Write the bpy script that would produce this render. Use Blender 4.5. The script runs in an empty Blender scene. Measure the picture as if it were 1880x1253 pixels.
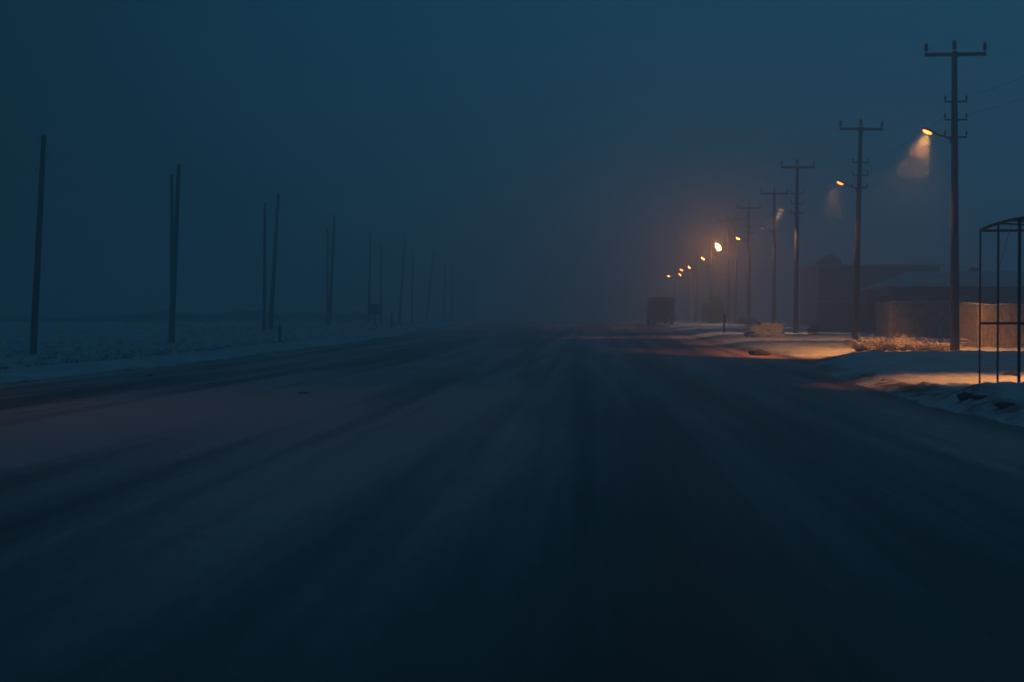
import bpy, bmesh, math, random
from mathutils import Vector, Matrix, noise
random.seed(11)
R = math.radians
sc = bpy.context.scene
COL = sc.collection

# ------------------------------------------------------------------ camera frame
F_PX, UC, VH, CAMZ = 2611.0, 940.0, 588.0, 1.3
YAW = math.atan(145 / F_PX)
FW = Vector((-math.sin(YAW), math.cos(YAW)))
RT = Vector((math.cos(YAW), math.sin(YAW)))
def at(u, d):
    p = FW * d + RT * ((u - UC) / F_PX * d)
    return p.x, p.y
def zat(v, d):
    return CAMZ + (VH - v) / F_PX * d

# ------------------------------------------------------------------ helpers
def link(o, parent=None):
    COL.objects.link(o)
    if parent: o.parent = parent
    return o
def tag(o, label=None, cat=None, group=None, kind=None):
    if label: o['label'] = label
    if cat: o['category'] = cat
    if group: o['group'] = group
    if kind: o['kind'] = kind
    return o
def empty(name, loc, rz=0.0):
    o = bpy.data.objects.new(name, None); o.empty_display_size = .2
    o.location = loc; o.rotation_euler = (0, 0, rz)
    return link(o)
def build(name, bm, mat, parent=None, smooth=False, loc=None):
    me = bpy.data.meshes.new(name)
    bmesh.ops.recalc_face_normals(bm, faces=bm.faces)
    bm.to_mesh(me); bm.free()
    me.materials.append(mat)
    if smooth:
        for p in me.polygons: p.use_smooth = True
    o = bpy.data.objects.new(name, me)
    if loc: o.location = loc
    return link(o, parent)
def box(bm, c, s, rot=None, bev=0.0):
    g = bmesh.ops.create_cube(bm, size=1.0)
    vs = g['verts']
    bmesh.ops.scale(bm, vec=s, verts=vs)
    if bev:
        es = list({e for v in vs for e in v.link_edges})
        r = bmesh.ops.bevel(bm, geom=es, offset=bev, segments=2, affect='EDGES')
        vs = list({v for f in r['faces'] for v in f.verts} | {v for v in vs if v.is_valid})
    if rot: bmesh.ops.rotate(bm, cent=(0, 0, 0), matrix=rot, verts=vs)
    bmesh.ops.translate(bm, vec=c, verts=vs)
    return vs
def rod(bm, a, b, r0, r1=None, n=10):
    a, b = Vector(a), Vector(b); d = b - a
    if r1 is None: r1 = r0
    g = bmesh.ops.create_cone(bm, cap_ends=True, segments=n, radius1=r0, radius2=r1, depth=d.length)
    q = d.to_track_quat('Z', 'Y').to_matrix()
    bmesh.ops.rotate(bm, cent=(0, 0, 0), matrix=q, verts=g['verts'])
    bmesh.ops.translate(bm, vec=(a + b) / 2, verts=g['verts'])
    return g['verts']
def lathe(bm, prof, c, n=12, rot=None):
    rings = []
    for r, z in prof:
        rings.append([bm.verts.new((r * math.cos(2 * math.pi * k / n), r * math.sin(2 * math.pi * k / n), z)) for k in range(n)])
    for i in range(len(rings) - 1):
        for k in range(n):
            bm.faces.new((rings[i][k], rings[i][(k + 1) % n], rings[i + 1][(k + 1) % n], rings[i + 1][k]))
    bm.faces.new(rings[0]); bm.faces.new(rings[-1])
    vs = [v for r in rings for v in r]
    if rot: bmesh.ops.rotate(bm, cent=(0, 0, 0), matrix=rot, verts=vs)
    bmesh.ops.translate(bm, vec=c, verts=vs)
def tube(bm, pts, r, n=6):
    pts = [Vector(p) for p in pts]; rings = []
    for i, p in enumerate(pts):
        d = (pts[min(i + 1, len(pts) - 1)] - pts[max(i - 1, 0)]).normalized()
        q = d.to_track_quat('Z', 'Y').to_matrix()
        rings.append([bm.verts.new(p + q @ Vector((r * math.cos(2 * math.pi * k / n), r * math.sin(2 * math.pi * k / n), 0))) for k in range(n)])
    for i in range(len(rings) - 1):
        for k in range(n):
            bm.faces.new((rings[i][k], rings[i][(k + 1) % n], rings[i + 1][(k + 1) % n], rings[i + 1][k]))
    bm.faces.new(rings[0]); bm.faces.new(rings[-1])
def copy_tree(o, parent=None):
    kids = list(o.children)
    c = o.copy(); COL.objects.link(c); c.parent = parent
    for ch in kids: copy_tree(ch, c)
    return c

# ------------------------------------------------------------------ materials
def mat(name, col, rough=.8, col2=None, scale=5.0, bump=0.0, bscale=20.0, stretch=(1, 1, 1), metal=0.0, spec=.3, lo=.35, hi=.65):
    m = bpy.data.materials.new(name); m.use_nodes = True
    nt = m.node_tree; b = nt.nodes['Principled BSDF']
    b.inputs['Base Color'].default_value = (*col, 1)
    b.inputs['Roughness'].default_value = rough
    b.inputs['Metallic'].default_value = metal
    b.inputs['Specular IOR Level'].default_value = spec
    tc = nt.nodes.new('ShaderNodeTexCoord'); mp = nt.nodes.new('ShaderNodeMapping')
    mp.inputs['Scale'].default_value = stretch
    nt.links.new(tc.outputs['Object'], mp.inputs[0])
    if col2:
        n = nt.nodes.new('ShaderNodeTexNoise'); n.inputs['Scale'].default_value = scale; n.inputs['Detail'].default_value = 6
        n.inputs['Roughness'].default_value = .65
        r = nt.nodes.new('ShaderNodeValToRGB'); r.color_ramp.elements[0].position = lo; r.color_ramp.elements[1].position = hi
        r.color_ramp.elements[0].color = (*col, 1); r.color_ramp.elements[1].color = (*col2, 1)
        nt.links.new(mp.outputs[0], n.inputs['Vector']); nt.links.new(n.outputs[0], r.inputs[0]); nt.links.new(r.outputs[0], b.inputs['Base Color'])
    if bump:
        n = nt.nodes.new('ShaderNodeTexNoise'); n.inputs['Scale'].default_value = bscale; n.inputs['Detail'].default_value = 8
        bp = nt.nodes.new('ShaderNodeBump'); bp.inputs['Strength'].default_value = bump; bp.inputs['Distance'].default_value = .05
        nt.links.new(mp.outputs[0], n.inputs['Vector']); nt.links.new(n.outputs[0], bp.inputs['Height']); nt.links.new(bp.outputs[0], b.inputs['Normal'])
    return m
def emit(name, col, s, nee=False):
    m = bpy.data.materials.new(name); m.use_nodes = True; nt = m.node_tree; nt.nodes.clear()
    e = nt.nodes.new('ShaderNodeEmission'); e.inputs[0].default_value = (*col, 1); e.inputs[1].default_value = s
    o = nt.nodes.new('ShaderNodeOutputMaterial'); nt.links.new(e.outputs[0], o.inputs[0])
    m.cycles.emission_sampling = 'AUTO' if nee else 'NONE'
    return m
M = {
 'snow': mat('snow', (.62, .64, .66), .9, (.8, .82, .84), .6, .9, 4.0),
 'steelpole': mat('weathered_concrete', (.05, .045, .043), .8, (.09, .08, .075), 3, .3, 12, (1, 1, .3)),
 'wood': mat('tarred_wood', (.035, .028, .024), .9, (.07, .055, .045), 4, .4, 20, (1, 1, .15)),
 'darksteel': mat('dark_steel', (.05, .045, .045), .6, (.09, .07, .06), 9, .2, 30, metal=.3),
 'ceramic': mat('glazed_ceramic', (.06, .045, .04), .35, spec=.5),
 'lampmetal': mat('lamp_housing', (.16, .16, .16), .5, (.1, .1, .1), 6, metal=.4),
 'wall': mat('rendered_wall', (.34, .27, .22), .95, (.78, .72, .66), 9, .6, 40, (1, 1, .5), lo=.4, hi=.72),
 'housewall': mat('house_wall', (.25, .25, .26), .9, (.36, .36, .36), 2, .3, 20),
 'bluewall': mat('blue_grey_house_wall', (.17, .27, .34), .9, (.24, .34, .42), 2, .3, 20),
 'darkwall': mat('dark_house_wall', (.06, .065, .07), .9, (.12, .12, .13), 2, .3, 20),
 'dark': mat('dark_opening', (.02, .022, .025), .4),
 'glass': mat('window_glass', (.30, .32, .34), .25, spec=.6),  # pale reflection of the snow put into the pane colour
 'frame': mat('painted_frame', (.3, .3, .3), .6),
 'rust': mat('rusty_pipe', (.045, .035, .03), .7, (.1, .06, .045), 8, .4, 40),
 'truck': mat('truck_paint', (.018, .02, .024), .5, (.035, .038, .042), 2),
 'tyre': mat('tyre_rubber', (.02, .02, .02), .9),
 'redlens': mat('red_lens', (.15, .01, .01), .3),
 'straw': mat('frosted_straw', (.52, .43, .32), .9, (.85, .8, .74), 6),
 'twig': mat('dark_twig', (.06, .05, .045), .9, (.12, .1, .09), 5),
 'frosttwig': mat('frosty_twig', (.65, .63, .6), .9, (.85, .86, .88), 5),
 'rock': mat('dark_rock', (.04, .038, .036), .85, (.1, .09, .085), 5, .8, 8),
 'orange': mat('marker_orange', (.30, .10, .05), .6, (.45, .3, .25), 10),
 'white': mat('white_reflector', (.8, .8, .8), .4),
 'signback': mat('sign_back', (.05, .055, .06), .6, (.09, .09, .1), 6, metal=.3),
 'wire': mat('cable', (.03, .03, .03), .6),
 'flake': mat('snow_flake', (.9, .9, .9), .9),
 'tank': mat('tank_plastic', (.1, .1, .11), .6),
}
LENS = emit('lamp_lens_glow', (1.0, .16, .03), 11, True)
LENSFAR = emit('far_lens_glow', (1.0, .25, .045), 55, True)
LENSDIM = emit('hooded_lens_glow', (1.0, .42, .14), 1.2)
LENSHOT = emit('bright_lens_glow', (1.0, .34, .065), 320, True)

# road surface: dark worn asphalt under drifts of powder snow blown along the road
def road_mat():
    m = bpy.data.materials.new('snow_dusted_asphalt'); m.use_nodes = True
    nt = m.node_tree; L = nt.links.new; b = nt.nodes['Principled BSDF']
    g = nt.nodes.new('ShaderNodeNewGeometry')
    def nz(sc_, scale, det=5, rough=.55, dist=0):
        mp = nt.nodes.new('ShaderNodeMapping'); mp.inputs['Scale'].default_value = sc_
        mp.inputs['Rotation'].default_value = (0, 0, R(1.5))
        n = nt.nodes.new('ShaderNodeTexNoise'); n.inputs['Scale'].default_value = scale
        n.inputs['Detail'].default_value = det; n.inputs['Roughness'].default_value = rough; n.inputs['Distortion'].default_value = dist
        L(g.outputs['Position'], mp.inputs[0]); L(mp.outputs[0], n.inputs['Vector']); return n.outputs[0]
    def rmp(x, a, c, v0=0.0, v1=1.0):
        r = nt.nodes.new('ShaderNodeMapRange'); r.interpolation_type = 'SMOOTHSTEP'
        r.inputs['From Min'].default_value = a; r.inputs['From Max'].default_value = c
        r.inputs['To Min'].default_value = v0; r.inputs['To Max'].default_value = v1
        L(x, r.inputs['Value']); return r.outputs[0]
    def math_(op, a, c):
        n = nt.nodes.new('ShaderNodeMath'); n.operation = op
        for i, q in enumerate((a, c)):
            if isinstance(q, (int, float)): n.inputs[i].default_value = q
            else: L(q, n.inputs[i])
        return n.outputs[0]
    streak = rmp(nz((1, .014, 1), 1.15, 5, .6, .15), .37, .64)          # long streaks along the road
    wide = rmp(nz((.42, .02, 1), .9, 4, .5, .25), .38, .64)             # broad drifts
    patch = rmp(nz((1, .16, 1), .3, 4, .6, .5), .38, .66)
    fine = rmp(nz((1, .4, 1), 9, 6, .7), .35, .7)
    s = math_('ADD', math_('MULTIPLY', streak, .45), math_('MULTIPLY', wide, .55))
    s = math_('MULTIPLY', s, math_('ADD', math_('MULTIPLY', patch, .5), .6))
    s = math_('MULTIPLY', s, math_('ADD', math_('MULTIPLY', fine, .35), 1.35))
    s = math_('ADD', s, .09)
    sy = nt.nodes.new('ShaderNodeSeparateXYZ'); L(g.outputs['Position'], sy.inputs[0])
    s = math_('MULTIPLY', s, rmp(sy.outputs[1], 2.0, 15.0, .22, 1.0))  # vignette put into the colour: road painted darker towards the camera
    mix = nt.nodes.new('ShaderNodeMix'); mix.data_type = 'RGBA'
    mix.inputs['A'].default_value = (.018, .018, .023, 1); mix.inputs['B'].default_value = (.76, .49, .48, 1)
    L(s, mix.inputs['Factor']); L(mix.outputs['Result'], b.inputs['Base Color'])
    L(rmp(s, 0, 1, .55, .95), b.inputs['Roughness'])
    b.inputs['Specular IOR Level'].default_value = .25
    bp = nt.nodes.new('ShaderNodeBump'); bp.inputs['Strength'].default_value = .35; bp.inputs['Distance'].default_value = .01
    L(nz((1, 1, 1), 60, 4, .7), bp.inputs['Height']); L(bp.outputs[0], b.inputs['Normal'])
    return m
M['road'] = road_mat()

# ------------------------------------------------------------------ terrain
ZP = [(-100, 0), (40, 0), (65, .12), (82, .28), (102, .52), (128, .74), (160, .84), (220, .88), (900, .88)]
def smooth(t): t = max(0, min(1, t)); return t * t * (3 - 2 * t)
def interp(P, x):
    if x <= P[0][0]: return P[0][1]
    for (a, p), (b, q) in zip(P, P[1:]):
        if x <= b: return p + (q - p) * smooth((x - a) / (b - a))
    return P[-1][1]
def zl(y): return interp(ZP, y)
def nz(x, y, s, o=0.0): return noise.fractal(Vector((x * s, y * s, o)), .9, 2.0, 4)
RV = [(-100, .14), (14, .07), (18.5, .13), (20.6, .22), (22, .345), (23.6, .12), (30, .11), (36, .19), (42, .27), (45.5, .30), (48, .19), (56, .2), (64, .24), (120, .2), (900, .2)]
def redge(y): return .12 * noise.noise(Vector((0, y * 2.1, 4))) + 5.3 + .35 * smooth((y - 22) / 7) + 1.5 * math.exp(-((y - 47) / 6) ** 2) + .5 * noise.noise(Vector((0, y * .12, 3.3))) + .12 * noise.noise(Vector((0, y * .9, 7)))
def ledge(y): return -11.7 + .25 * noise.noise(Vector((0, y * .1, 9.1))) + .1 * noise.noise(Vector((0, y * .7, 5)))
def gz(x, y):
    z = zl(y)
    e, l = redge(y), ledge(y)
    if x > e - .6:
        k = smooth((x - (e - .6)) / (1.3 + 1.3 * smooth((y - 28) / 12)))
        h = interp(RV, y + .35 * noise.noise(Vector((x * .6, 0, 1.7))) + .25 * noise.noise(Vector((x * 2.2, 0, 8.7))))
        z += -.06 + k * (h + .06) + (.05 * nz(x, y, .35, 2) + .035 * nz(x, y, 1.4, 6) + .05 * max(0, nz(x, y, 3.1, 11)) + .045 * nz(x, y, 6.5, 13)) * k
    elif x < l + .5:
        d = l + .5 - x
        k = smooth(d / 1.4)
        dip = -.42 * smooth((d - 1.6) / 7) * (1 - smooth((y - 65) / 40)) + .1 * smooth((y - 75) / 40)
        z += -.06 + k * .16 + dip + (.07 * nz(x, y, .3, 4) + .05 * nz(x, y, 1.1, 8)) * k
    else:
        z -= .06
    return z
def axis(segs):
    out = []
    for a, b, st in segs:
        n = max(1, round((b - a) / st)); out += [a + (b - a) * i / n for i in range(n)]
    out.append(segs[-1][1]); return out
def sheet(name, xs, ys, zf, m):
    me = bpy.data.meshes.new(name); nx = len(xs)
    vs = [(x, y, zf(x, y)) for y in ys for x in xs]
    fs = [(j * nx + i, j * nx + i + 1, (j + 1) * nx + i + 1, (j + 1) * nx + i) for j in range(len(ys) - 1) for i in range(nx - 1)]
    me.from_pydata(vs, [], fs); me.materials.append(m)
    for p in me.polygons: p.use_smooth = True
    return link(bpy.data.objects.new(name, me))
def ground_mat():
    m = mat('roadside_snow', (.62, .64, .66), .9, (.8, .82, .84), .6, .9, 4.0)
    nt = m.node_tree; b = nt.nodes['Principled BSDF']; src = b.inputs['Base Color'].links[0].from_socket
    at_ = nt.nodes.new('ShaderNodeAttribute'); at_.attribute_name = 'dirt'
    n = nt.nodes.new('ShaderNodeTexNoise'); n.inputs['Scale'].default_value = 3.0; n.inputs['Detail'].default_value = 9; n.inputs['Roughness'].default_value = .7
    g = nt.nodes.new('ShaderNodeNewGeometry'); nt.links.new(g.outputs['Position'], n.inputs['Vector'])
    mu = nt.nodes.new('ShaderNodeMath'); mu.operation = 'MULTIPLY'; nt.links.new(at_.outputs['Fac'], mu.inputs[0]); nt.links.new(n.outputs[0], mu.inputs[1])
    r = nt.nodes.new('ShaderNodeMapRange'); r.inputs['From Min'].default_value = .3; r.inputs['From Max'].default_value = .5; nt.links.new(mu.outputs[0], r.inputs['Value'])
    mx = nt.nodes.new('ShaderNodeMix'); mx.data_type = 'RGBA'; mx.inputs['B'].default_value = (.09, .07, .055, 1)
    nt.links.new(r.outputs[0], mx.inputs['Factor']); nt.links.new(src, mx.inputs['A']); nt.links.new(mx.outputs['Result'], b.inputs['Base Color'])
    return m
M['ground'] = ground_mat()
gxs = axis([(-420, -100, 20), (-100, -40, 3), (-40, -18, .6), (-18, -10.6, .2), (-10.6, 4, 2), (4, 12, .14), (12, 20, .3), (20, 50, 1.5), (50, 120, 7), (120, 420, 30)])
gys = axis([(-60, 4, 4), (4, 14, .5), (14, 32, .16), (32, 60, .25), (60, 120, .7), (120, 220, 2), (220, 720, 20)])
gr = sheet('ground', gxs, gys, gz, M['ground'])
da = gr.data.attributes.new('dirt', 'FLOAT', 'POINT')
da.data.foreach_set('value', [max(math.exp(-((v.co.x - redge(v.co.y) - .3) / .85) ** 2) * (.82 + .5 * noise.noise(Vector((0, v.co.y * .25, 2)))), .9 * math.exp(-((v.co.x - ledge(v.co.y) + .1) / .3) ** 2), .5 * max(0, noise.noise(Vector((v.co.x * .5, v.co.y * .3, 6)))) + .2) for v in gr.data.vertices])
tag(gr, 'snow covered verge and fields on both sides of the road', kind='structure')
rxs = axis([(-12.4, 9.5, 1.2)]); rys = axis([(-60, 4, 8), (4, 120, 2), (120, 240, 4), (240, 720, 30)])
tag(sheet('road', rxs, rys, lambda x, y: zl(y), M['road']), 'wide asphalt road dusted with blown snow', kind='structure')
# worn edge line on the left
lm = mat('worn_line_paint', (.06, .055, .055), .8, (.6, .52, .46), 3, stretch=(1, .25, 1), lo=.25, hi=.5)
tag(sheet('road_marking', [-8.06, -7.92], axis([(2, 120, 2), (120, 200, 5)]), lambda x, y: zl(y) + .004, lm), 'worn pale edge line along the left lane', kind='structure')

# ------------------------------------------------------------------ utility poles with street lamps (right side)
def insulator(bm, c, s=1.0):
    lathe(bm, [(.015 * s, 0), (.015 * s, .06 * s), (.055 * s, .07 * s), (.06 * s, .10 * s), (.035 * s, .12 * s), (.06 * s, .14 * s), (.06 * s, .17 * s), (.035 * s, .19 * s), (.05 * s, .21 * s), (.03 * s, .27 * s), (.0, .275 * s)][:-1], c, 10)
LAMP_Z, ARM = 7.1, .82
def make_pole(lens=LENS):
    root = empty('utility_pole', (0, 0, 0))
    bm = bmesh.new(); rod(bm, (0, 0, -.6), (0, 0, 9.72), .155, .088, 16); build('shaft', bm, M['steelpole'], root, True)
    bm = bmesh.new(); box(bm, (0, -.12, 9.6), (1.95, .09, .115), bev=.008)
    box(bm, (0, -.06, 9.6), (.22, .12, .16)); build('crossarm', bm, M['darksteel'], root)
    for x in (-.93, .93):
        bm = bmesh.new(); insulator(bm, (x, -.12, 9.65), 1.2); build('insulator', bm, M['ceramic'], root, True)
    bm = bmesh.new(); insulator(bm, (0, 0, 9.715), 1.35); build('insulator', bm, M['ceramic'], root, True)
    for z in (8.08, 7.5, 6.94):
        bm = bmesh.new(); box(bm, (0, -.16, z), (.72, .045, .055), bev=.004)
        build('bracket', bm, M['darksteel'], root)
        br = root.children[-1]
        for x in (-.34, .34):
            bm = bmesh.new(); insulator(bm, (x, -.16, z + .025), .65); build('insulator', bm, M['ceramic'], br, True)
    bm = bmesh.new(); tube(bm, [(-.09, 0, 6.86), (-.3, 0, 6.98), (-.55, 0, 7.06)], .024, 8); box(bm, (-.115, 0, 6.85), (.05, .12, .2))
    build('lamp_arm', bm, M['darksteel'], root, False)
    # luminaire: tapered cobra-head housing tilted up towards the road, lens below
    head = bmesh.new(); rot = Matrix.Rotation(R(24), 3, 'Y')
    st = [(.20, .035, .03), (.12, .07, .055), (-.05, .10, .075), (-.22, .11, .075), (-.32, .07, .04)]
    rings = []
    for x, w, h in st:
        rings.append([head.verts.new((x, w * math.cos(a), max(-.02, h * math.sin(a)))) for a in [2 * math.pi * k / 12 for k in range(12)]])
    for i in range(len(rings) - 1):
        for k in range(12): head.faces.new((rings[i][k], rings[i][(k + 1) % 12], rings[i + 1][(k + 1) % 12], rings[i + 1][k]))
    head.faces.new(rings[0]); head.faces.new(rings[-1])
    bmesh.ops.rotate(head, cent=(0, 0, 0), matrix=rot, verts=head.verts)
    h = build('lamp_head', head, M['lampmetal'], root, True, (-ARM + .08, 0, LAMP_Z + .03))
    bm = bmesh.new(); lathe(bm, [(.08, .0), (.078, -.03), (.06, -.06), (.02, -.078)], (0, 0, 0), 14)
    bmesh.ops.scale(bm, vec=(1.9, 1.0, 1.0), verts=bm.verts)
    bmesh.ops.translate(bm, vec=(-.12, 0, -.021), verts=bm.verts)
    bmesh.ops.rotate(bm, cent=(0, 0, 0), matrix=rot, verts=bm.verts)
    build('lens', bm, lens, h, True)
    return root
def add_light(root, power, tilt_f=0.0, tilt_s=0.0, kind='SPOT', off=None, sx=2.1, size=74, col=(1.0, .37, .09)):
    l = bpy.data.lights.new('street_light', kind); l.color = col; l.energy = power
    l.shadow_soft_size = .16
    if kind == 'SPOT': l.spot_size = R(size); l.spot_blend = .55
    o = bpy.data.objects.new('street_light', l); link(o, root)
    o.location = off or (-ARM - .06, 0, LAMP_Z - .11)
    o.rotation_euler = (R(tilt_f), R(tilt_s), 0)
    if kind == 'SPOT': o.scale = (sx, 1, 1)
    return o
G_POLE = 'utility poles with street lamps along the right verge'
# (u of base, depth, u of top, label, light power, tilt)
RP = [
 (1753, 46.0, 1750, 'nearest tall utility pole with crossarm, in front of the orange-lit yard wall', 7000, 32),
 (1570, 65.0, 1579, 'second nearest utility pole, slightly leaning right, left of the frosted grass clumps', 2000, 24),
 (1461, 82.6, 1463, 'third utility pole, beside the frosted bush with snow on it', 2100, 0),
 (1421, 102., 1421, 'fourth utility pole, thin and hazy, its lamp a patch of lit snowflakes', 1300, 0),
 (1375, 117., 1374, 'fifth utility pole, hazy, just right of the small bright lamp', 1300, 0),
 (1351, 131., 1350, 'sixth utility pole, dim in haze, right of the brightest lamp', 2000, 0),
]
pole0 = make_pole()
proto_dim = None
poles = []
for i, (u, d, ut, lab, pw, tf) in enumerate(RP):
    p = pole0 if i == 0 else copy_tree(pole0)
    poles.append(p)
    x, y = at(u, d); z = gz(x, y)
    xt, _ = at(ut, d)
    p.location = (x, y, z); p.rotation_euler = (0, math.atan((xt - x) / 9.8), 0)
    tag(p, lab, 'utility pole', G_POLE)
for i in (2, 3, 4, 5):
    for ch in poles[i].children:
        if ch.name.startswith('lamp_head'):
            ln = ch.children[0]; ln.data = ln.data.copy(); ln.data.materials[0] = LENSFAR if i == 4 else LENSDIM; ln.location.z += .0 if i == 4 else .03
for i, (u, d, ut, lab, pw, tf) in enumerate(RP): add_light(poles[i], pw * .62, tf, (5, 5, 14, 14, 14, 14)[i], size=(86, 84, 74, 74, 74, 74)[i], sx=(.95, 1.0, 1.8, 1.8, 1.8, 1.8)[i], col=((1.0, .37, .09), (1, .4, .12), (1, .5, .22), (1, .56, .3), (1, .74, .5), (1, .78, .55))[i])
# farther poles of the same row, swallowed by the haze; the lamp positions give the spacing
FAR = [
 (1337, 134., 'utility pole under the brightest blazing orange lamp'),
 (1305, 160., 'faint utility pole carrying the small lamp left of the brightest one'),
 (1277, 187., 'very faint utility pole with the upper right lamp of the distant cluster'),
 (1263, 196., 'very faint utility pole with the upper left lamp of the distant cluster'),
 (1259, 217., 'very faint utility pole with the lowest lamp of the distant cluster'),
 (1238, 225., 'farthest utility pole, with the leftmost lamp of the row above the truck'),
]
fpo = []
for k, (u, d, lab) in enumerate(FAR):
    p = copy_tree(pole0); x, y = at(u, d)
    p.location = (x, y, gz(x, y)); p.rotation_euler = (0, R(random.uniform(-.6, .6)), 0)
    for ch in list(p.children):
        if ch.type == 'LIGHT': bpy.data.objects.remove(ch)
    tag(p, lab, 'utility pole', G_POLE); fpo.append(p)
    if k == 0:
        for ch in p.children:
            if ch.name.startswith('lamp_head'):
                ch.rotation_euler = (R(-28), 0, 0); ln = ch.children[0]; ln.data = ln.data.copy(); ln.data.materials[0] = LENSHOT; ln.scale = (1.75, 3.4, 4.4)
    else:
        for ch in p.children:
            if ch.name.startswith('lamp_head'):
                ln = ch.children[0]; ln.data = ln.data.copy(); ln.data.materials[0] = LENSFAR; ln.scale = (1.3, 1.8, 2.0)
        add_light(p, 1300, 0, 20, col=(1, .78, .55))
# a lamp on the other side of the road, out of frame to the left, warms the left lanes
pl = copy_tree(pole0)
for ch in list(pl.children):
    if ch.type == 'LIGHT': bpy.data.objects.remove(ch)
pl.location = (-16, 19, gz(-16, 19)); pl.rotation_euler = (0, 0, R(180))
tag(pl, 'utility pole with lamp beyond the left edge of the road', 'utility pole', G_POLE)
ll = add_light(pl, 120, 0, 30, size=110, sx=1.8); ll.data.spot_blend = 1.0; ll.data.color = (1, .3, .12)
# the next lamp of the row stands beside the camera's view, out of frame, and lights the near snow
pn = copy_tree(pole0)
for ch in list(pn.children):
    if ch.type == 'LIGHT': bpy.data.objects.remove(ch)
pn.location = (12.0, 27.6, gz(12, 27.6)); pn.rotation_euler = (0, 0, 0)
tag(pn, 'utility pole beyond the right edge, before the pipe frame', 'utility pole', G_POLE)
add_light(pn, 4300, 4, 3, size=62, sx=1.55).data.spot_blend = .9

# wires on the short brackets, nearest pole to the one out of frame, and along the row
def wire(a, b, sag, r, lab, grp, n=24):
    bm = bmesh.new(); a, b = Vector(a), Vector(b)
    tube(bm, [a.lerp(b, t / n) - Vector((0, 0, sag * 4 * (t / n) * (1 - t / n))) for t in range(n + 1)], r, 5)
    return tag(build('overhead_wire', bm, M['wire'], None, True), lab, 'wire', grp)
allp = [pn] + poles[:3]
names = ['from the nearest utility pole out past the right edge', 'between the nearest and second utility poles', 'between the second and third utility poles']
for k in range(3):
    p, q = allp[k], allp[k + 1]
    for zz, nm in ((8.25, 'upper'), (7.67, 'lower')):
        a = p.location + Vector((.34, -.16, zz)); b = q.location + Vector((.34, -.16, zz))
        wire(a, b, .35, .0045, nm + ' thin overhead wire ' + names[k], 'overhead wires on the right row')

# ------------------------------------------------------------------ bare wooden poles (left side)
def make_left(h, r):
    root = empty('wooden_pole', (0, 0, 0))
    bm = bmesh.new(); rod(bm, (0, 0, -1.2), (0, 0, h), r, r * .62, 14); build('shaft', bm, M['wood'], root, True)
    for z, s in ((h - .25, -1), (h - .9, 1), (h - 1.7, -1)):
        bm = bmesh.new(); tube(bm, [(s * r * .6, 0, z), (s * (r + .09), 0, z), (s * (r + .12), 0, z + .06)], .012, 6)
        insulator(bm, (s * (r + .12), 0, z + .05), .55); build('insulator', bm, M['ceramic'], root, True)
    return root
G_L = 'bare wooden poles across the left field'
LP = [ # u base, v base, u top, v top, height, label
 (60, 658, 83, 248, 10., 'leftmost bare wooden pole, tall and leaning right, alone'),
 (314, 637, 330, 302, 10., 'taller leaning pole of the crossed pair second from left'),
 (317, 632, 316, 322, 9.3, 'shorter upright pole of the crossed pair second from left'),
 (496, 613, 512, 356, 9.8, 'right, leaning pole of the open pair left of the triangle-topped marker'),
 (485, 620, 487, 373, 9.3, 'left, upright and thinner pole of the open pair left of the marker'),
 (604, 611, 615, 396, 9.8, 'taller leaning pole of the closed pair between marker and sign board'),
 (601, 612, 602, 417, 9.2, 'shorter upright pole of the closed pair between marker and sign board'),
 (677, 606, 680, 428, 9.6, 'thin hazy pole directly behind the left edge of the sign board'),
 (700, 605, 700, 447, 9.2, 'thin hazy pole directly behind the right edge of the sign board'),
 (733, 599, 744, 435, 9.8, 'faint leaning pole second to the right of the sign board'),
 (756, 601, 758, 460, 9.3, 'faint upright pole third to the right of the sign board'),
 (782, 598, 796, 461, 9.6, 'very faint leaning pole, fourth right of the sign board'),
 (815, 597, 818, 480, 9.3, 'very faint pole, fifth right of the sign board'),
 (828, 597, 830, 482, 9.3, 'very faint pole, sixth right of the sign board'),
 (870, 596, 873, 490, 9.3, 'barely visible pole, farthest right of the left rows'),
]
lp0 = make_left(10., .17); lbase = {}
for i, (ub, vb, ut, vt, h, lab) in enumerate(LP):
    d = h * F_PX / (vb - vt)
    p = lp0 if i == 0 else copy_tree(lp0)
    x, y = at(ub, d); xt, yt = at(ut, d)
    z = min(zat(vb, d), gz(x, y) + .05)
    topz = zat(vt, d)
    s = (topz - z) / 10.
    slim = .8 if h < 9.5 else 1.0
    p.scale = (slim, slim, s)
    p.location = (x, y, z); p.rotation_euler = (0, math.atan((xt - x) / (topz - z)), R(0))
    tag(p, lab, 'wooden pole', G_L)
    lbase[i] = (Vector((x, y, z)), Vector((xt, y, topz)))
seq = [0, 1, 3, 5]
t0 = lbase[0][1]; pre = t0 + Vector((-6, -34, .3))
for off, nm in ((.35, 'upper'), (1.6, 'lower')):
    prev = pre
    for k, j in enumerate(seq[:3]):
        b = lbase[j][1] - Vector((0, 0, off)); a = prev - Vector((0, 0, off)) if k == 0 else prev
        wire(a, b, .9, .005, f'{nm} thin sagging wire ' + ['from the left edge to the leftmost pole', 'from the leftmost pole to the crossed pair', 'from the crossed pair to the open pair'][k], 'overhead wires on the left row')
        prev = b

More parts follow.
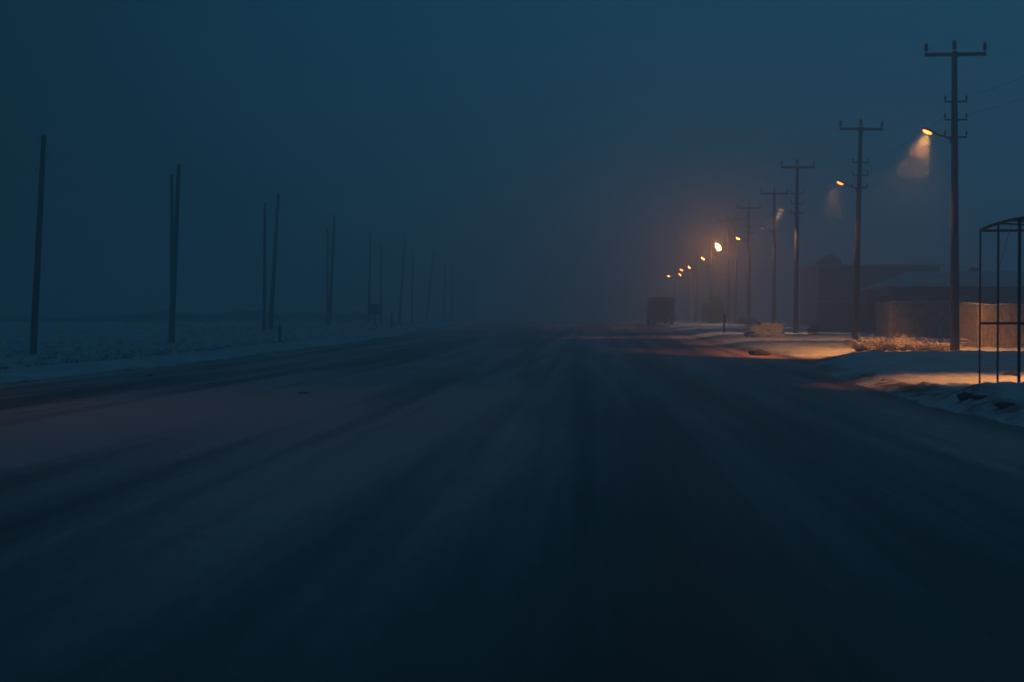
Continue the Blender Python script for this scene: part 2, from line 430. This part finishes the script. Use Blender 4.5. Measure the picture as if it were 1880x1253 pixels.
# ------------------------------------------------------------------ pipe frame (skeleton of a shelter) at the right
fr = empty('pipe_frame', (0, 0, 0)); tag(fr, 'bare rusty pipe frame of a shelter standing in the snow at the right edge', 'shelter frame')
A = Vector((*at(1799, 25.0), 0)); B_ = Vector((*at(1832, 23.4), 0)); C_ = Vector((*at(1871, 22.1), 0))
W = Vector((2.5, .1, 0))
def top(v, d): return zat(v, d)
zA, zB, zC = top(424, 25.0), top(411, 23.4), top(402, 22.1)
O = A.copy(); O.z = gz(A.x, A.y) - .1; fr.location = O
def lo(p): return tuple(Vector(p) - O)
def post(p, zt, r, name='post'):
    r *= .76
    bm = bmesh.new(); g = gz(p.x, p.y) - .25
    rod(bm, lo((p.x, p.y, g)), lo((p.x, p.y, zt)), r, r, 12)
    build(name, bm, M['rust'], fr, True)
post(A, zA, .021); post(B_, zB, .023); post(C_, zC, .034)
for p, zt in ((A + W, zA), (C_ + W, zC)): post(p, zt, .026)
A3, B3, C3 = Vector((A.x, A.y, zA)), Vector((B_.x, B_.y, zB)), Vector((C_.x, C_.y, zC))
def bar(name, pts, r):
    r *= .76
    bm = bmesh.new(); tube(bm, [lo(p) for p in pts], r, 10); build(name, bm, M['rust'], fr, True)
bar('roof_rail', [A3, A3.lerp(B3, .5) + Vector((0, 0, .015)), B3, B3.lerp(C3, .5) + Vector((0, 0, .01)), C3, C3 + Vector((.02, -.12, 0))], .033)
bar('roof_rail', [A3 + W, B3 + W, C3 + W], .03)
bar('roof_bar', [A3, A3 + W], .03); bar('roof_bar', [C3 + Vector((.0, .35, .0)), C3 + W + Vector((0, .35, -.25))], .025)
bar('roof_bar', [B3, B3 + W + Vector((0, 0, -.1))], .02)
zm = zat(594, 24.8)
bar('middle_rail', [(A.x, A.y, zm), (A.x + 2.5, A.y + .1, zm + .0)], .03)
bar('middle_rail', [(C_.x + .0, C_.y, zm), (C_.x + 2.5, C_.y + .1, zm)], .026)
bar('hanging_wire', [B3.lerp(C3, .45) + Vector((.12, .2, -.02)), B3.lerp(C3, .4) + Vector((.02, .2, -.45)), B3.lerp(C3, .36) + Vector((-.06, .2, -.78))], .004)

# ------------------------------------------------------------------ yard walls
def wall_run(name, pts, h, th, lab, mt, cap=True, rough=.03):
    root = empty(name, (pts[0][0], pts[0][1], gz(*pts[0]))); tag(root, lab, 'wall')
    ox, oy, oz = root.location
    bm = bmesh.new(); cb = bmesh.new()
    for (x0, y0), (x1, y1) in zip(pts, pts[1:]):
        L_ = math.hypot(x1 - x0, y1 - y0); n = max(2, int(L_ / .35)); a = math.atan2(y1 - y0, x1 - x0)
        nx, ny = -math.sin(a) * th / 2, math.cos(a) * th / 2
        prev = None; pc = None
        for i in range(n + 1):
            t = i / n; x, y = x0 + (x1 - x0) * t, y0 + (y1 - y0) * t
            zt = oz + h + rough * noise.noise(Vector((x * 1.7, y * 1.7, 4)))
            ring = [bm.verts.new((x + s * nx - ox, y + s * ny - oy, z - oz)) for s, z in ((-1, oz - .5), (-1, zt), (1, zt), (1, oz - .5))]
            ct = zt + .06 + .03 * noise.noise(Vector((x * 2.3, y * 2.3, 9)))
            cr = [cb.verts.new((x + s * nx - ox, y + s * ny - oy, z - oz)) for s, z in ((-1.15, zt + .003), (-1.0, ct), (1.0, ct), (1.15, zt + .003))]
            if prev:
                for A_, P_, BM in ((ring, prev, bm), (cr, pc, cb)):
                    for k in range(4): BM.faces.new((P_[k], P_[(k + 1) % 4], A_[(k + 1) % 4], A_[k]))
            else: bm.faces.new(ring); cb.faces.new(cr)
            prev, pc = ring, cr
        bm.faces.new(prev); cb.faces.new(pc)
    build('wall_face', bm, mt, root)
    if cap: build('snow_cap', cb, M['snow'], root, True)
    else: cb.free()
pA = at(1800, 53.0); pB = at(1764, 55.6); pC = at(2050, 54.5)
wall_run('yard_wall', [pB, pA], zat(560, 53) - gz(*pB), .22, 'short plastered yard wall lit orange beside the nearest pole', M['wall'], rough=.1)
wall_run('yard_wall', [(pA[0] + .13, pA[1] + .02), pC], zat(563, 53) - gz(*pA), .22, 'long dim yard wall behind the pipe frame', M['wall'], rough=.05)
qA = at(1636, 70.5); qB = at(1611, 74.5); qC = at(1770, 71.0)
wall_run('yard_wall', [qB, qA], zat(558, 72) - gz(*qB), .22, 'faintly lit wall return between the two nearest poles', M['wall'])
wall_run('yard_wall', [(qA[0] + .13, qA[1]), qC], zat(558, 70.5) - gz(*qA), .22, 'dark yard wall behind the frosted grass clumps', M['wall'])
wall_run('yard_wall', [at(1500, 90), at(1612, 88)], zat(557, 90) - gz(*at(1500, 90)), .22, 'distant hazy yard wall to the left of the second pole', M['housewall'])

# ------------------------------------------------------------------ houses
def window(root, x, z, w, h, y, glass='glass'):
    bm = bmesh.new()
    for cx, cz, sx, sz in ((x, z + h / 2, w + .12, .06), (x, z - h / 2, w + .12, .06), (x - w / 2, z, .06, h - .06), (x + w / 2, z, .06, h - .06), (x, z, .045, h - .06)):
        box(bm, (cx, y - .03, cz), (sx, .08, sz))
    f = build('window', bm, M['frame'], root)
    bm = bmesh.new(); box(bm, (x, y + .004, z), (w, .02, h)); build('pane', bm, M[glass], f)
def low_house():
    d = 80; x0, y0 = at(1642, d); x1, _ = at(1960, d)
    root = empty('low_house', (x0, y0, gz(x0, y0))); oz = root.location.z
    tag(root, 'low single storey house with snow covered roof behind the nearest pole', 'house')
    w = x1 - x0; ez = zat(526, d) - oz; dep = 8; rz = zat(499, d + 4) - oz
    bm = bmesh.new(); box(bm, (w / 2, dep / 2, ez / 2 - .3), (w, dep, ez + .2)); build('wall', bm, M['darkwall'], root)
    bm = bmesh.new()
    o = .45
    v = [bm.verts.new(p) for p in ((-o, -o, ez - .02), (w + o, -o, ez - .02), (w + o, dep + o, ez - .02), (-o, dep + o, ez - .02), (1.6, dep / 2, rz), (w - 1.6, dep / 2, rz))]
    for f in ((0, 1, 5, 4), (1, 2, 5), (2, 3, 4, 5), (3, 0, 4), (3, 2, 1, 0)): bm.faces.new([v[k] for k in f])
    build('roof', bm, M['snow'], root)
    bm = bmesh.new(); box(bm, (w / 2, -o - .01, ez - .12), (w + 2 * o, .05, .16)); build('fascia', bm, M['darksteel'], root)
    for x, ww in ((1.4, .9), (3.6, 1.1), (7.6, 1.0)): window(root, x, ez - 1.05, ww, .95, -.02)
    bm = bmesh.new(); box(bm, (5.6, -.03, ez - 1.6), (.9, .08, 2.0), bev=.01); dr = build('door', bm, M['dark'], root)
    bm = bmesh.new(); box(bm, (5.93, -.09, ez - 1.6), (.03, .05, .14)); build('handle', bm, M['frame'], dr)
    for x in (2.5, 4.7):
        bm = bmesh.new(); rod(bm, (x, -.4, -.4), (x, -.4, ez - .14), .06, .06, 10); build('porch_post', bm, M['frame'], root, True)
    return root
low_house()
def block_house():
    d = 112; x0, y0 = at(1503, d); x1, _ = at(1722, d)
    root = empty('block_house', (x0, y0, gz(x0, y0))); oz = root.location.z
    tag(root, 'flat roofed two storey building, a pale hazy block behind the second pole', 'building')
    w = x1 - x0; h = zat(490, d) - oz
    bm = bmesh.new(); box(bm, (w / 2, 5, h / 2 - .3), (w, 10, h + .6)); build('wall', bm, M['bluewall'], root)
    bm = bmesh.new(); box(bm, (w / 2, 5, h + .08), (w + .5, 10.5, .16), bev=.03); build('roof', bm, M['snow'], root)
    for z in (1.4, 3.9):
        for k in range(4): window(root, w * (k + .5) / 4, z, 1.1, 1.1, -.02)
    # small pitched loft hut on the roof
    xa, xb = at(1515, d)[0] - x0, at(1552, d)[0] - x0; za, zb = h + .16, zat(478, d) - oz; zp = zat(464, d) - oz
    bm = bmesh.new(); v = []
    for y in (2, 5.5):
        v.append([bm.verts.new(p) for p in ((xa, y, za), (xb, y, za), (xb, y, zb), ((xa + xb) / 2, y, zp), (xa, y, zb))])
    bm.faces.new(v[0]); bm.faces.new(v[1])
    for k in range(5): bm.faces.new((v[0][k], v[0][(k + 1) % 5], v[1][(k + 1) % 5], v[1][k]))
    build('roof_hut', bm, M['housewall'], root)
block_house()
x, y = at(1787, 84.5); zt = zat(517, 84.5)
tk = empty('water_tank', (x, y, zt)); tag(tk, 'small water tank standing on the roof of the low house', 'water tank')
bm = bmesh.new(); lathe(bm, [(.26, .12), (.30, .2), (.30, .7), (.22, .8), (.1, .84)], (0, 0, 0), 16); build('tank_body', bm, M['tank'], tk, True)
for a in range(3):
    bm = bmesh.new(); an = a * 2.094 + .4; rod(bm, (.2 * math.cos(an), .2 * math.sin(an), -.7), (.2 * math.cos(an), .2 * math.sin(an), .13), .02); build('leg', bm, M['darksteel'], tk)

# ------------------------------------------------------------------ truck
def truck(u, d):
    x, y = at(u, d); root = empty('box_truck', (x, y, max(gz(x, y), zl(y))), R(4)); root.scale = (.82, .82, .82)
    tag(root, 'small dark box truck seen from behind on the right shoulder below the farthest lamps', 'truck')
    bm = bmesh.new(); box(bm, (0, 2.7, 1.95), (2.35, 5.4, 2.35), bev=.16); build('cargo_box', bm, M['truck'], root)
    for s in (-1, 1):
        bm = bmesh.new(); box(bm, (s * .575, -.025, 1.93), (1.04, .045, 2.0), bev=.02); dd = build('rear_door', bm, M['truck'], root)
        bm = bmesh.new(); rod(bm, (s * .12, -.07, .95), (s * .12, -.07, 2.9), .015); build('handle', bm, M['frame'], dd)
    bm = bmesh.new(); box(bm, (0, 3.6, .66), (.9, 7.2, .2)); build('chassis', bm, M['darksteel'], root)
    bm = bmesh.new(); box(bm, (0, -.115, .56), (.5, .02, .11)); build('number_plate', bm, M['frame'], root)
    bm = bmesh.new(); box(bm, (0, -.05, .5), (2.2, .1, .16), bev=.02); build('bumper', bm, M['darksteel'], root)
    bm = bmesh.new()
    pr = [(5.6, .6), (7.3, .6), (7.3, 1.45), (6.95, 2.45), (5.6, 2.5)]
    v = [[bm.verts.new((s * 1.05, py, pz)) for py, pz in pr] for s in (-1, 1)]
    bm.faces.new(v[0]); bm.faces.new(v[1])
    for k in range(5): bm.faces.new((v[0][k], v[0][(k + 1) % 5], v[1][(k + 1) % 5], v[1][k]))
    build('cab', bm, M['truck'], root)
    for s in (-1, 1):
        bm = bmesh.new(); box(bm, (s * 1.056, 6.3, 1.85), (.02, .8, .6)); build('side_window', bm, M['glass'], root)
        bm = bmesh.new(); box(bm, (s * .95, -.11, .52), (.22, .03, .1)); build('tail_light', bm, M['redlens'], root)
        bm = bmesh.new(); box(bm, (s * .95, -.02, .72), (.5, .03, .5), bev=.01); build('mud_flap', bm, M['tyre'], root)
        bm = bmesh.new(); box(bm, (s * 1.27, 6.9, 1.8), (.1, .06, .35), bev=.015); box(bm, (s * 1.15, 6.9, 1.8), (.2, .03, .03)); build('mirror', bm, M['darksteel'], root)
        for py in (1.3, 6.4):
            bm = bmesh.new(); rod(bm, (s * .8, py, .42), (s * 1.12, py, .42), .42, .42, 20); wh = build('wheel', bm, M['tyre'], root)
            bm = bmesh.new(); rod(bm, (s * 1.1, py, .42), (s * 1.135, py, .42), .2, .17, 14); build('rim', bm, M['frame'], wh)
truck(1219, 126.)

# ------------------------------------------------------------------ marker posts and sign
def marker(u, d, h, lab, topm, lean=0.0, dark=False):
    x, y = at(u, d); root = empty('marker_post', (x, y, gz(x, y))); root.rotation_euler = (0, R(lean), 0)
    tag(root, lab, 'marker post', 'marker posts')
    bm = bmesh.new(); box(bm, (0, 0, h / 2 - .15), (.13, .10, h + .3), bev=.012); build('post_body', bm, M['wood'] if dark else M['orange'], root)
    if dark:
        bm = bmesh.new(); box(bm, (0, 0, h - .12), (.138, .108, .1)); build('reflector', bm, M['signback'], root)
    else:
        bm = bmesh.new(); lathe(bm, [(.15, 0), (.14, .03), (.02, .26), (.012, .27)], (0, 0, h), 4, Matrix.Rotation(R(45), 3, 'Z')); build('cap', bm, M[topm], root)
marker(1329, 82., 1.05, 'dark leaning marker post on the right verge beside the road', 'white', 2.5, True)
marker(514, 69., .8, 'orange marker post with white pointed top on the left verge', 'white')
marker(719, 108., .9, 'faint orange marker post just right of the sign board', 'orange')
x, y = at(689, 113.); sg = empty('road_sign', (x, y, gz(x, y))); tag(sg, 'dark square road sign board on a single post seen from behind', 'road sign')
gzs = gz(x, y); b0, b1 = zat(578, 113) - gzs, zat(559, 113) - gzs
bm = bmesh.new(); box(bm, (0, 0, (b0 + b1) / 2), (1.08, .03, b1 - b0), bev=.01); build('sign_board', bm, M['signback'], sg)
bm = bmesh.new(); rod(bm, (0, .06, -.4), (0, .06, b1 - .05), .045, .045, 12); build('post', bm, M['darksteel'], sg, True)
bm = bmesh.new()
for z in (b0 + .2, b1 - .2): box(bm, (0, .035, z), (.9, .03, .05))
build('board_rail', bm, M['darksteel'], sg)

# ------------------------------------------------------------------ vegetation
def blades(bm, n, rad, h, droop=.5, w=.008, sx=1.0, rnd=random):
    for _ in range(n):
        a = rnd.uniform(0, 6.283); r = rad * math.sqrt(rnd.random()) * .45
        b = Vector((r * math.cos(a) * sx, r * math.sin(a), -.03))
        hh = h * rnd.uniform(.45, 1.0); ou = rad * rnd.uniform(.2, 1.0) * droop * 1.6; aa = a + rnd.uniform(-.9, .9)
        dr = Vector((math.cos(aa) * sx, math.sin(aa), 0)); side = Vector((-dr.y, dr.x, 0)).normalized() * w * rnd.uniform(.7, 1.6)
        if rnd.random() < .5: side = Vector((side.x, 0, abs(side.y))) if abs(side.x) > .002 else side
        p = [b, b + dr * ou * .25 + Vector((0, 0, hh * .6)), b + dr * ou * .65 + Vector((0, 0, hh * .95)), b + dr * ou + Vector((0, 0, hh * rnd.uniform(.6, 1.0)))]
        vs = [(bm.verts.new(q - side * k), bm.verts.new(q + side * k)) for q, k in zip(p[:3], (1, .9, .7))]
        tip = bm.verts.new(p[3])
        for (c, d_), (e, f) in zip(vs, vs[1:]): bm.faces.new((c, d_, f, e))
        bm.faces.new((vs[-1][0], vs[-1][1], tip))
G_C = 'frosted grass clumps under the nearest street lamp'
CL = [(1583, 48.0, .55, .55, 'leftmost small frosted grass clump beside the foot of the second pole'),
      (1626, 48.2, .85, .75, 'tallest bushy frosted grass clump glowing orange'),
      (1662, 48.6, .7, .62, 'middle frosted grass clump with loose blades on top'),
      (1694, 48.0, .75, .42, 'low flattened frosted grass clump with a dark gap below it'),
      (1726, 48.3, .75, .52, 'frosted grass clump just left of the nearest pole')]
for u, d, rad, h, lab in CL:
    x, y = at(u, d); bm = bmesh.new(); blades(bm, 260, rad * .8, h * .64, 1.0, .009, 1.0); blades(bm, 90, rad * .9, h * .95, 1.1, .006, 1.0)
    tag(build('grass_clump', bm, M['straw'], None, False, (x, y, gz(x, y))), lab, 'grass clump', G_C)
def bush(name, x, y, rx, h, m_, n, lab, cat, grp=None, seed=1, w=.012):
    rr = random.Random(seed); root = empty(name, (x, y, gz(x, y))); tag(root, lab, cat, grp)
    bm = bmesh.new()
    for k in range(7):
        a = rr.uniform(0, 6.28); tube(bm, [(0, 0, -.1), (rx * .3 * math.cos(a), rx * .3 * math.sin(a), h * .4), (rx * .65 * math.cos(a), rx * .65 * math.sin(a), h * .8)], .02 * h, 5)
    build('stem', bm, M['twig'], root)
    bm = bmesh.new(); lumps = [(rr.uniform(-.6, .6) * rx, rr.uniform(-.6, .6) * rx, h * rr.uniform(.3, .72), rr.uniform(.28, .45)) for _ in range(9)]
    lumps = [(a_, b_, c_ * (1.0 - .25 * abs(a_) / rx), d_) for a_, b_, c_, d_ in lumps]
    for _ in range(n):
        lx, ly, lz, lr = rr.choice(lumps)
        v = Vector((rr.gauss(0, 1), rr.gauss(0, 1), rr.gauss(0, 1))).normalized() * (rr.random() ** .4)
        v *= rr.uniform(.5, 1.25); c = Vector((lx + v.x * lr * rx * 1.1, ly + v.y * lr * rx * 1.1, max(.02, lz + v.z * lr * h)))
        dr = (v + Vector((0, 0, .4)) + Vector((rr.uniform(-.6, .6), rr.uniform(-.6, .6), rr.uniform(-.4, .4)))).normalized()
        sd = dr.cross(Vector((rr.random(), rr.random(), rr.random()))).normalized() * w * h
        l = dr * h * rr.uniform(.06, .16)
        bm.faces.new([bm.verts.new(c - sd), bm.verts.new(c + sd), bm.verts.new(c + l)])
    build('crown', bm, M[m_], root)
    return root
x, y = at(1409, 73); fb = bush('frosted_bush', x, y, 1.05, .95, 'frosttwig', 300, 'rounded bush covered in frost and snow left of the third pole', 'bush', None, 3, .02)
bm = bmesh.new(); bmesh.ops.create_icosphere(bm, subdivisions=5, radius=1)
for v in bm.verts:
    k = 1 + .3 * noise.fractal(v.co * 1.6, .8, 2, 4) + .12 * noise.noise(v.co * 6)
    v.co = Vector((v.co.x * .98 * k, v.co.y * .7 * k, v.co.z * .62 * k + .05))
build('snow_cover', bm, M['snow'], fb, True)
x, y = at(1492, 76); bush('dark_bush', x, y, .36, .55, 'twig', 900, 'small dark bush on the snow right of the third pole', 'bush', None, 5, .03)
x, y = at(1307, 135); bush('dark_tree', x, y, 1.05, 2.5, 'twig', 2200, 'dark hazy bushy tree between the truck and the marker post', 'tree', None, 8, .03)
x, y = at(1372, 110); bush('dark_bush', x, y, .9, .8, 'twig', 900, 'faint bush at the foot of the fifth pole', 'bush', None, 12, .03)

# rough grass poking through the snow of the left field: nobody could count it
bm = bmesh.new(); rr = random.Random(4)
for _ in range(1500):
    x = -15.0 - abs(rr.gauss(0, 1)) * 14; y = rr.uniform(14, 150) if rr.random() < .7 else rr.uniform(30, 80)
    z = gz(x, y); b = bmesh.new()
    for k in range(7):
        a = rr.uniform(0, 6.28); r_ = rr.uniform(0, .2); h = rr.uniform(.06, .2)
        p = Vector((x + r_ * math.cos(a), y + r_ * math.sin(a), z - .02)); s = Vector((.012, 0, 0))
        bm.faces.new([bm.verts.new(p - s), bm.verts.new(p + s), bm.verts.new(p + Vector((rr.uniform(-.12, .12), rr.uniform(-.1, .1), h)))])
    b.free()
tag(build('grass', bm, M['twig']), 'dry grass tips poking through the snow of the left field', 'grass', kind='stuff')
# low dark scrub line far across the left field
bm = bmesh.new()
for _ in range(16000):
    u = rr.uniform(-150, 690); d = rr.uniform(190, 225); x, y = at(u, d)
    hmax = (1.5 + 1.1 * noise.noise(Vector((u * .012, 0, 3))) + .5 * noise.noise(Vector((u * .06, 0, 5)))) * (.25 + .45 * smooth((u - 120) / 200))
    c = Vector((x, y, gz(x, y) + max(.05, hmax) * rr.random() ** .8)); l = Vector((rr.uniform(-.3, .3), rr.uniform(-.3, .3), rr.uniform(.1, .4)))
    sd = Vector((rr.uniform(.08, .2), 0, rr.uniform(-.08, .08)))
    bm.faces.new([bm.verts.new(c - sd), bm.verts.new(c + sd), bm.verts.new(c + l)])
tag(build('scrub', bm, M['twig']), 'low dark line of scrub across the far side of the left field', 'scrub', kind='stuff')

# ------------------------------------------------------------------ rocks, snow lumps, road studs
def lump(name, x, y, s, m_, lab, cat, grp=None, seed=0, sink=.3):
    bm = bmesh.new(); bmesh.ops.create_icosphere(bm, subdivisions=4, radius=1)
    for v in bm.verts:
        k = 1 + .35 * noise.fractal(v.co * 1.3 + Vector((seed, 0, 0)), .8, 2, 4)
        v.co = Vector((v.co.x * s[0] * k, v.co.y * s[1] * k, v.co.z * s[2] * k))
    z = (zl(y) if -11.5 < x < redge(y) - .5 else gz(x, y)) + s[2] * (1 - sink) * .6
    tag(build(name, bm, M[m_], None, True, (x, y, z)), lab, cat, grp)
x, y = at(1772, 20.9); lump('rock', x, y, (.11, .09, .06), 'rock', 'dark wet rock at the edge of the near snow bank', 'rock', None, 1)
x, y = at(1800, 20.6); lump('dirt_lump', x, y, (.13, .1, .035), 'rock', 'flat dull lump of dirt beside the dark rock', 'dirt lump', None, 2)
x, y = at(1848, 19.4); lump('dirt_lump', x, y, (.16, .1, .035), 'rock', 'thin crust of dirt nearest the right edge', 'dirt lump', None, 6)
x, y = at(1393, 50.5); lump('rock', x, y, (.35, .3, .14), 'rock', 'dark lump in the snow left of the dark shoulder patch', 'rock', None, 3)
x, y = at(1857, 30.5); lump('rock', x, y, (.16, .12, .06), 'rock', 'small dark stone on the snow seen through the pipe frame', 'rock', None, 4)
x, y = at(1708, 47.0); lump('dirt_lump', x, y, (.5, .2, .12), 'rock', 'dark clod beneath the low frosted grass clump', 'dirt lump', None, 5)
for k, (u, v, lab) in enumerate(((277, 690, 'small road stud close to the left edge of the road'), (557, 723, 'small road stud out on the left lane'))):
    d = CAMZ * F_PX / (v - VH); x, y = at(u, d)
    bm = bmesh.new(); box(bm, (0, 0, .014), (.16, .12, .028), bev=.012); o = build('road_stud', bm, M['frame'], None, False, (x, y, zl(y)))
    tag(o, lab, 'road stud', 'road studs')

# ------------------------------------------------------------------ falling snow in the air around the lamps
bm = bmesh.new(); rr = random.Random(21); wind = Vector((-.85, .1, -.5)).normalized()
def flake(c, s):
    dr = (wind + Vector((rr.uniform(-.35, .35), rr.uniform(-.35, .35), rr.uniform(-.35, .35)))).normalized()
    sd = dr.cross(Vector((0, 1, .3))).normalized(); up = dr.cross(sd)
    t, b_ = bm.verts.new(c + dr * s * 1.5), bm.verts.new(c - dr * s * 1.5)
    q = [bm.verts.new(c + sd * s * .5), bm.verts.new(c + up * s * .5), bm.verts.new(c - sd * s * .5), bm.verts.new(c - up * s * .5)]
    for k in range(4):
        bm.faces.new((q[k], q[(k + 1) % 4], t)); bm.faces.new((q[(k + 1) % 4], q[k], b_))
for p, n, ra in [(poles[0], 3600, 4.2), (poles[1], 2800, 3.6), (poles[2], 900, 2.6), (poles[3], 700, 2.2), (poles[4], 200, 1.6)]:
    L0 = p.location + Vector((-ARM, 0, LAMP_Z))
    for _ in range(n):
        v = Vector((rr.gauss(0, 1), rr.gauss(0, 1), rr.gauss(0, 1))).normalized() * ra * rr.random() ** .9
        t_ = .03 + .97 * rr.random() ** .95
        c = L0 + Vector((-.06, 0, -.06)) + Vector((-1.0, .1, -.62)) * ra * .62 * t_ + v * (.04 + .8 * t_)
        flake(c, (.0015 + .0024 * rr.random() ** 2) * (1 + p.location.y / 90))
for _ in range(900):   # thin snowfall over the whole foreground
    d = rr.uniform(8, 70); x, y = at(rr.uniform(-60, 1940), d); c = Vector((x, y, rr.uniform(.3, 12)))
    flake(c, rr.uniform(.002, .004))
tag(build('snowfall', bm, M['flake']), 'snowflakes blowing down to the left around the street lamps', 'snowfall', kind='stuff')

# ------------------------------------------------------------------ air
SIG = .0103
bm = bmesh.new(); box(bm, (0, 330, 5.4), (846, 786, 14.8)); hm = bpy.data.materials.new('haze_air'); hm.use_nodes = True
nt = hm.node_tree; nt.nodes.clear(); vo = nt.nodes.new('ShaderNodeVolumePrincipled'); out = nt.nodes.new('ShaderNodeOutputMaterial')
vo.inputs['Color'].default_value = (.93, .95, .97, 1); vo.inputs['Density'].default_value = SIG; vo.inputs['Anisotropy'].default_value = .84
nt.links.new(vo.outputs[0], out.inputs['Volume'])
tag(build('haze', bm, hm), 'blowing snow haze hanging over the road', 'haze', kind='stuff')

# ------------------------------------------------------------------ sky, weak dusk sun
w = bpy.data.worlds.new('World'); sc.world = w; w.use_nodes = True; nt = w.node_tree; L = nt.links.new
bg = nt.nodes['Background']; sky = nt.nodes.new('ShaderNodeTexSky'); sky.sky_type = 'NISHITA'; sky.sun_disc = False
SUN_EL, SUN_AZ = 3.0, 40.0
sky.sun_elevation = R(SUN_EL); sky.sun_rotation = R(SUN_AZ); sky.ozone_density = 6.0; sky.air_density = 1.5; sky.dust_density = 2
hs = nt.nodes.new('ShaderNodeRGBToBW'); L(sky.outputs[0], hs.inputs[0])
tc = nt.nodes.new('ShaderNodeTexCoord'); sp = nt.nodes.new('ShaderNodeVectorMath'); sp.operation = 'DOT_PRODUCT'
dv = Vector((.35, .8, .35)).normalized(); sp.inputs[1].default_value = dv
L(tc.outputs['Generated'], sp.inputs[0])
mr = nt.nodes.new('ShaderNodeMapRange'); mr.inputs['From Min'].default_value = .5; mr.inputs['From Max'].default_value = 1.0
mr.inputs['To Min'].default_value = .08; mr.inputs['To Max'].default_value = 1.0; L(sp.outputs['Value'], mr.inputs['Value'])
cm = nt.nodes.new('ShaderNodeMix'); cm.data_type = 'RGBA'; cm.inputs['Factor'].default_value = .97
L(sky.outputs[0], cm.inputs['A']); cm.inputs['B'].default_value = (.09, .54, 1.0, 1)
sx_ = nt.nodes.new('ShaderNodeSeparateXYZ'); L(tc.outputs['Generated'], sx_.inputs[0])
mz = nt.nodes.new('ShaderNodeMapRange'); mz.interpolation_type = 'SMOOTHSTEP'; mz.inputs['From Min'].default_value = .28; mz.inputs['From Max'].default_value = .9
mz.inputs['To Min'].default_value = 1.0; mz.inputs['To Max'].default_value = 3.9; L(sx_.outputs[2], mz.inputs['Value'])
mm = nt.nodes.new('ShaderNodeMath'); mm.operation = 'MULTIPLY'; L(mr.outputs[0], mm.inputs[0]); L(mz.outputs[0], mm.inputs[1])
ml = nt.nodes.new('ShaderNodeMix'); ml.data_type = 'RGBA'; ml.blend_type = 'MULTIPLY'; ml.inputs['Factor'].default_value = 1
L(cm.outputs['Result'], ml.inputs['A']); L(mm.outputs[0], ml.inputs['B']); L(ml.outputs['Result'], bg.inputs['Color'])
bg.inputs['Strength'].default_value = .108
sl = bpy.data.lights.new('sun', 'SUN'); sl.energy = .004; sl.angle = R(30); sl.color = (.5, .75, 1)
so = link(bpy.data.objects.new('sun', sl)); so.rotation_euler = (R(60), 0, R(180 - SUN_AZ))

# ------------------------------------------------------------------ camera
cam = bpy.data.cameras.new('camera'); cam.sensor_width = 36; cam.lens = 36 * F_PX / 1880; cam.clip_end = 3000; cam.clip_start = .1
co = link(bpy.data.objects.new('camera', cam)); co.location = (0, 0, CAMZ)
co.rotation_euler = (R(90) - math.atan(38.5 / F_PX), 0, YAW)
cam.dof.use_dof = True; cam.dof.focus_distance = 44; cam.dof.aperture_fstop = 1.4
sc.camera = co
sc.view_settings.view_transform = 'Standard'; sc.view_settings.look = 'None'; sc.view_settings.exposure = 0; sc.view_settings.gamma = 1
sc.cycles.max_bounces = 6; sc.cycles.diffuse_bounces = 2; sc.cycles.glossy_bounces = 2; sc.cycles.volume_bounces = 2
sc.cycles.use_adaptive_sampling = False
sc.cycles.use_denoising = True
sc.cycles.sample_clamp_indirect = .2
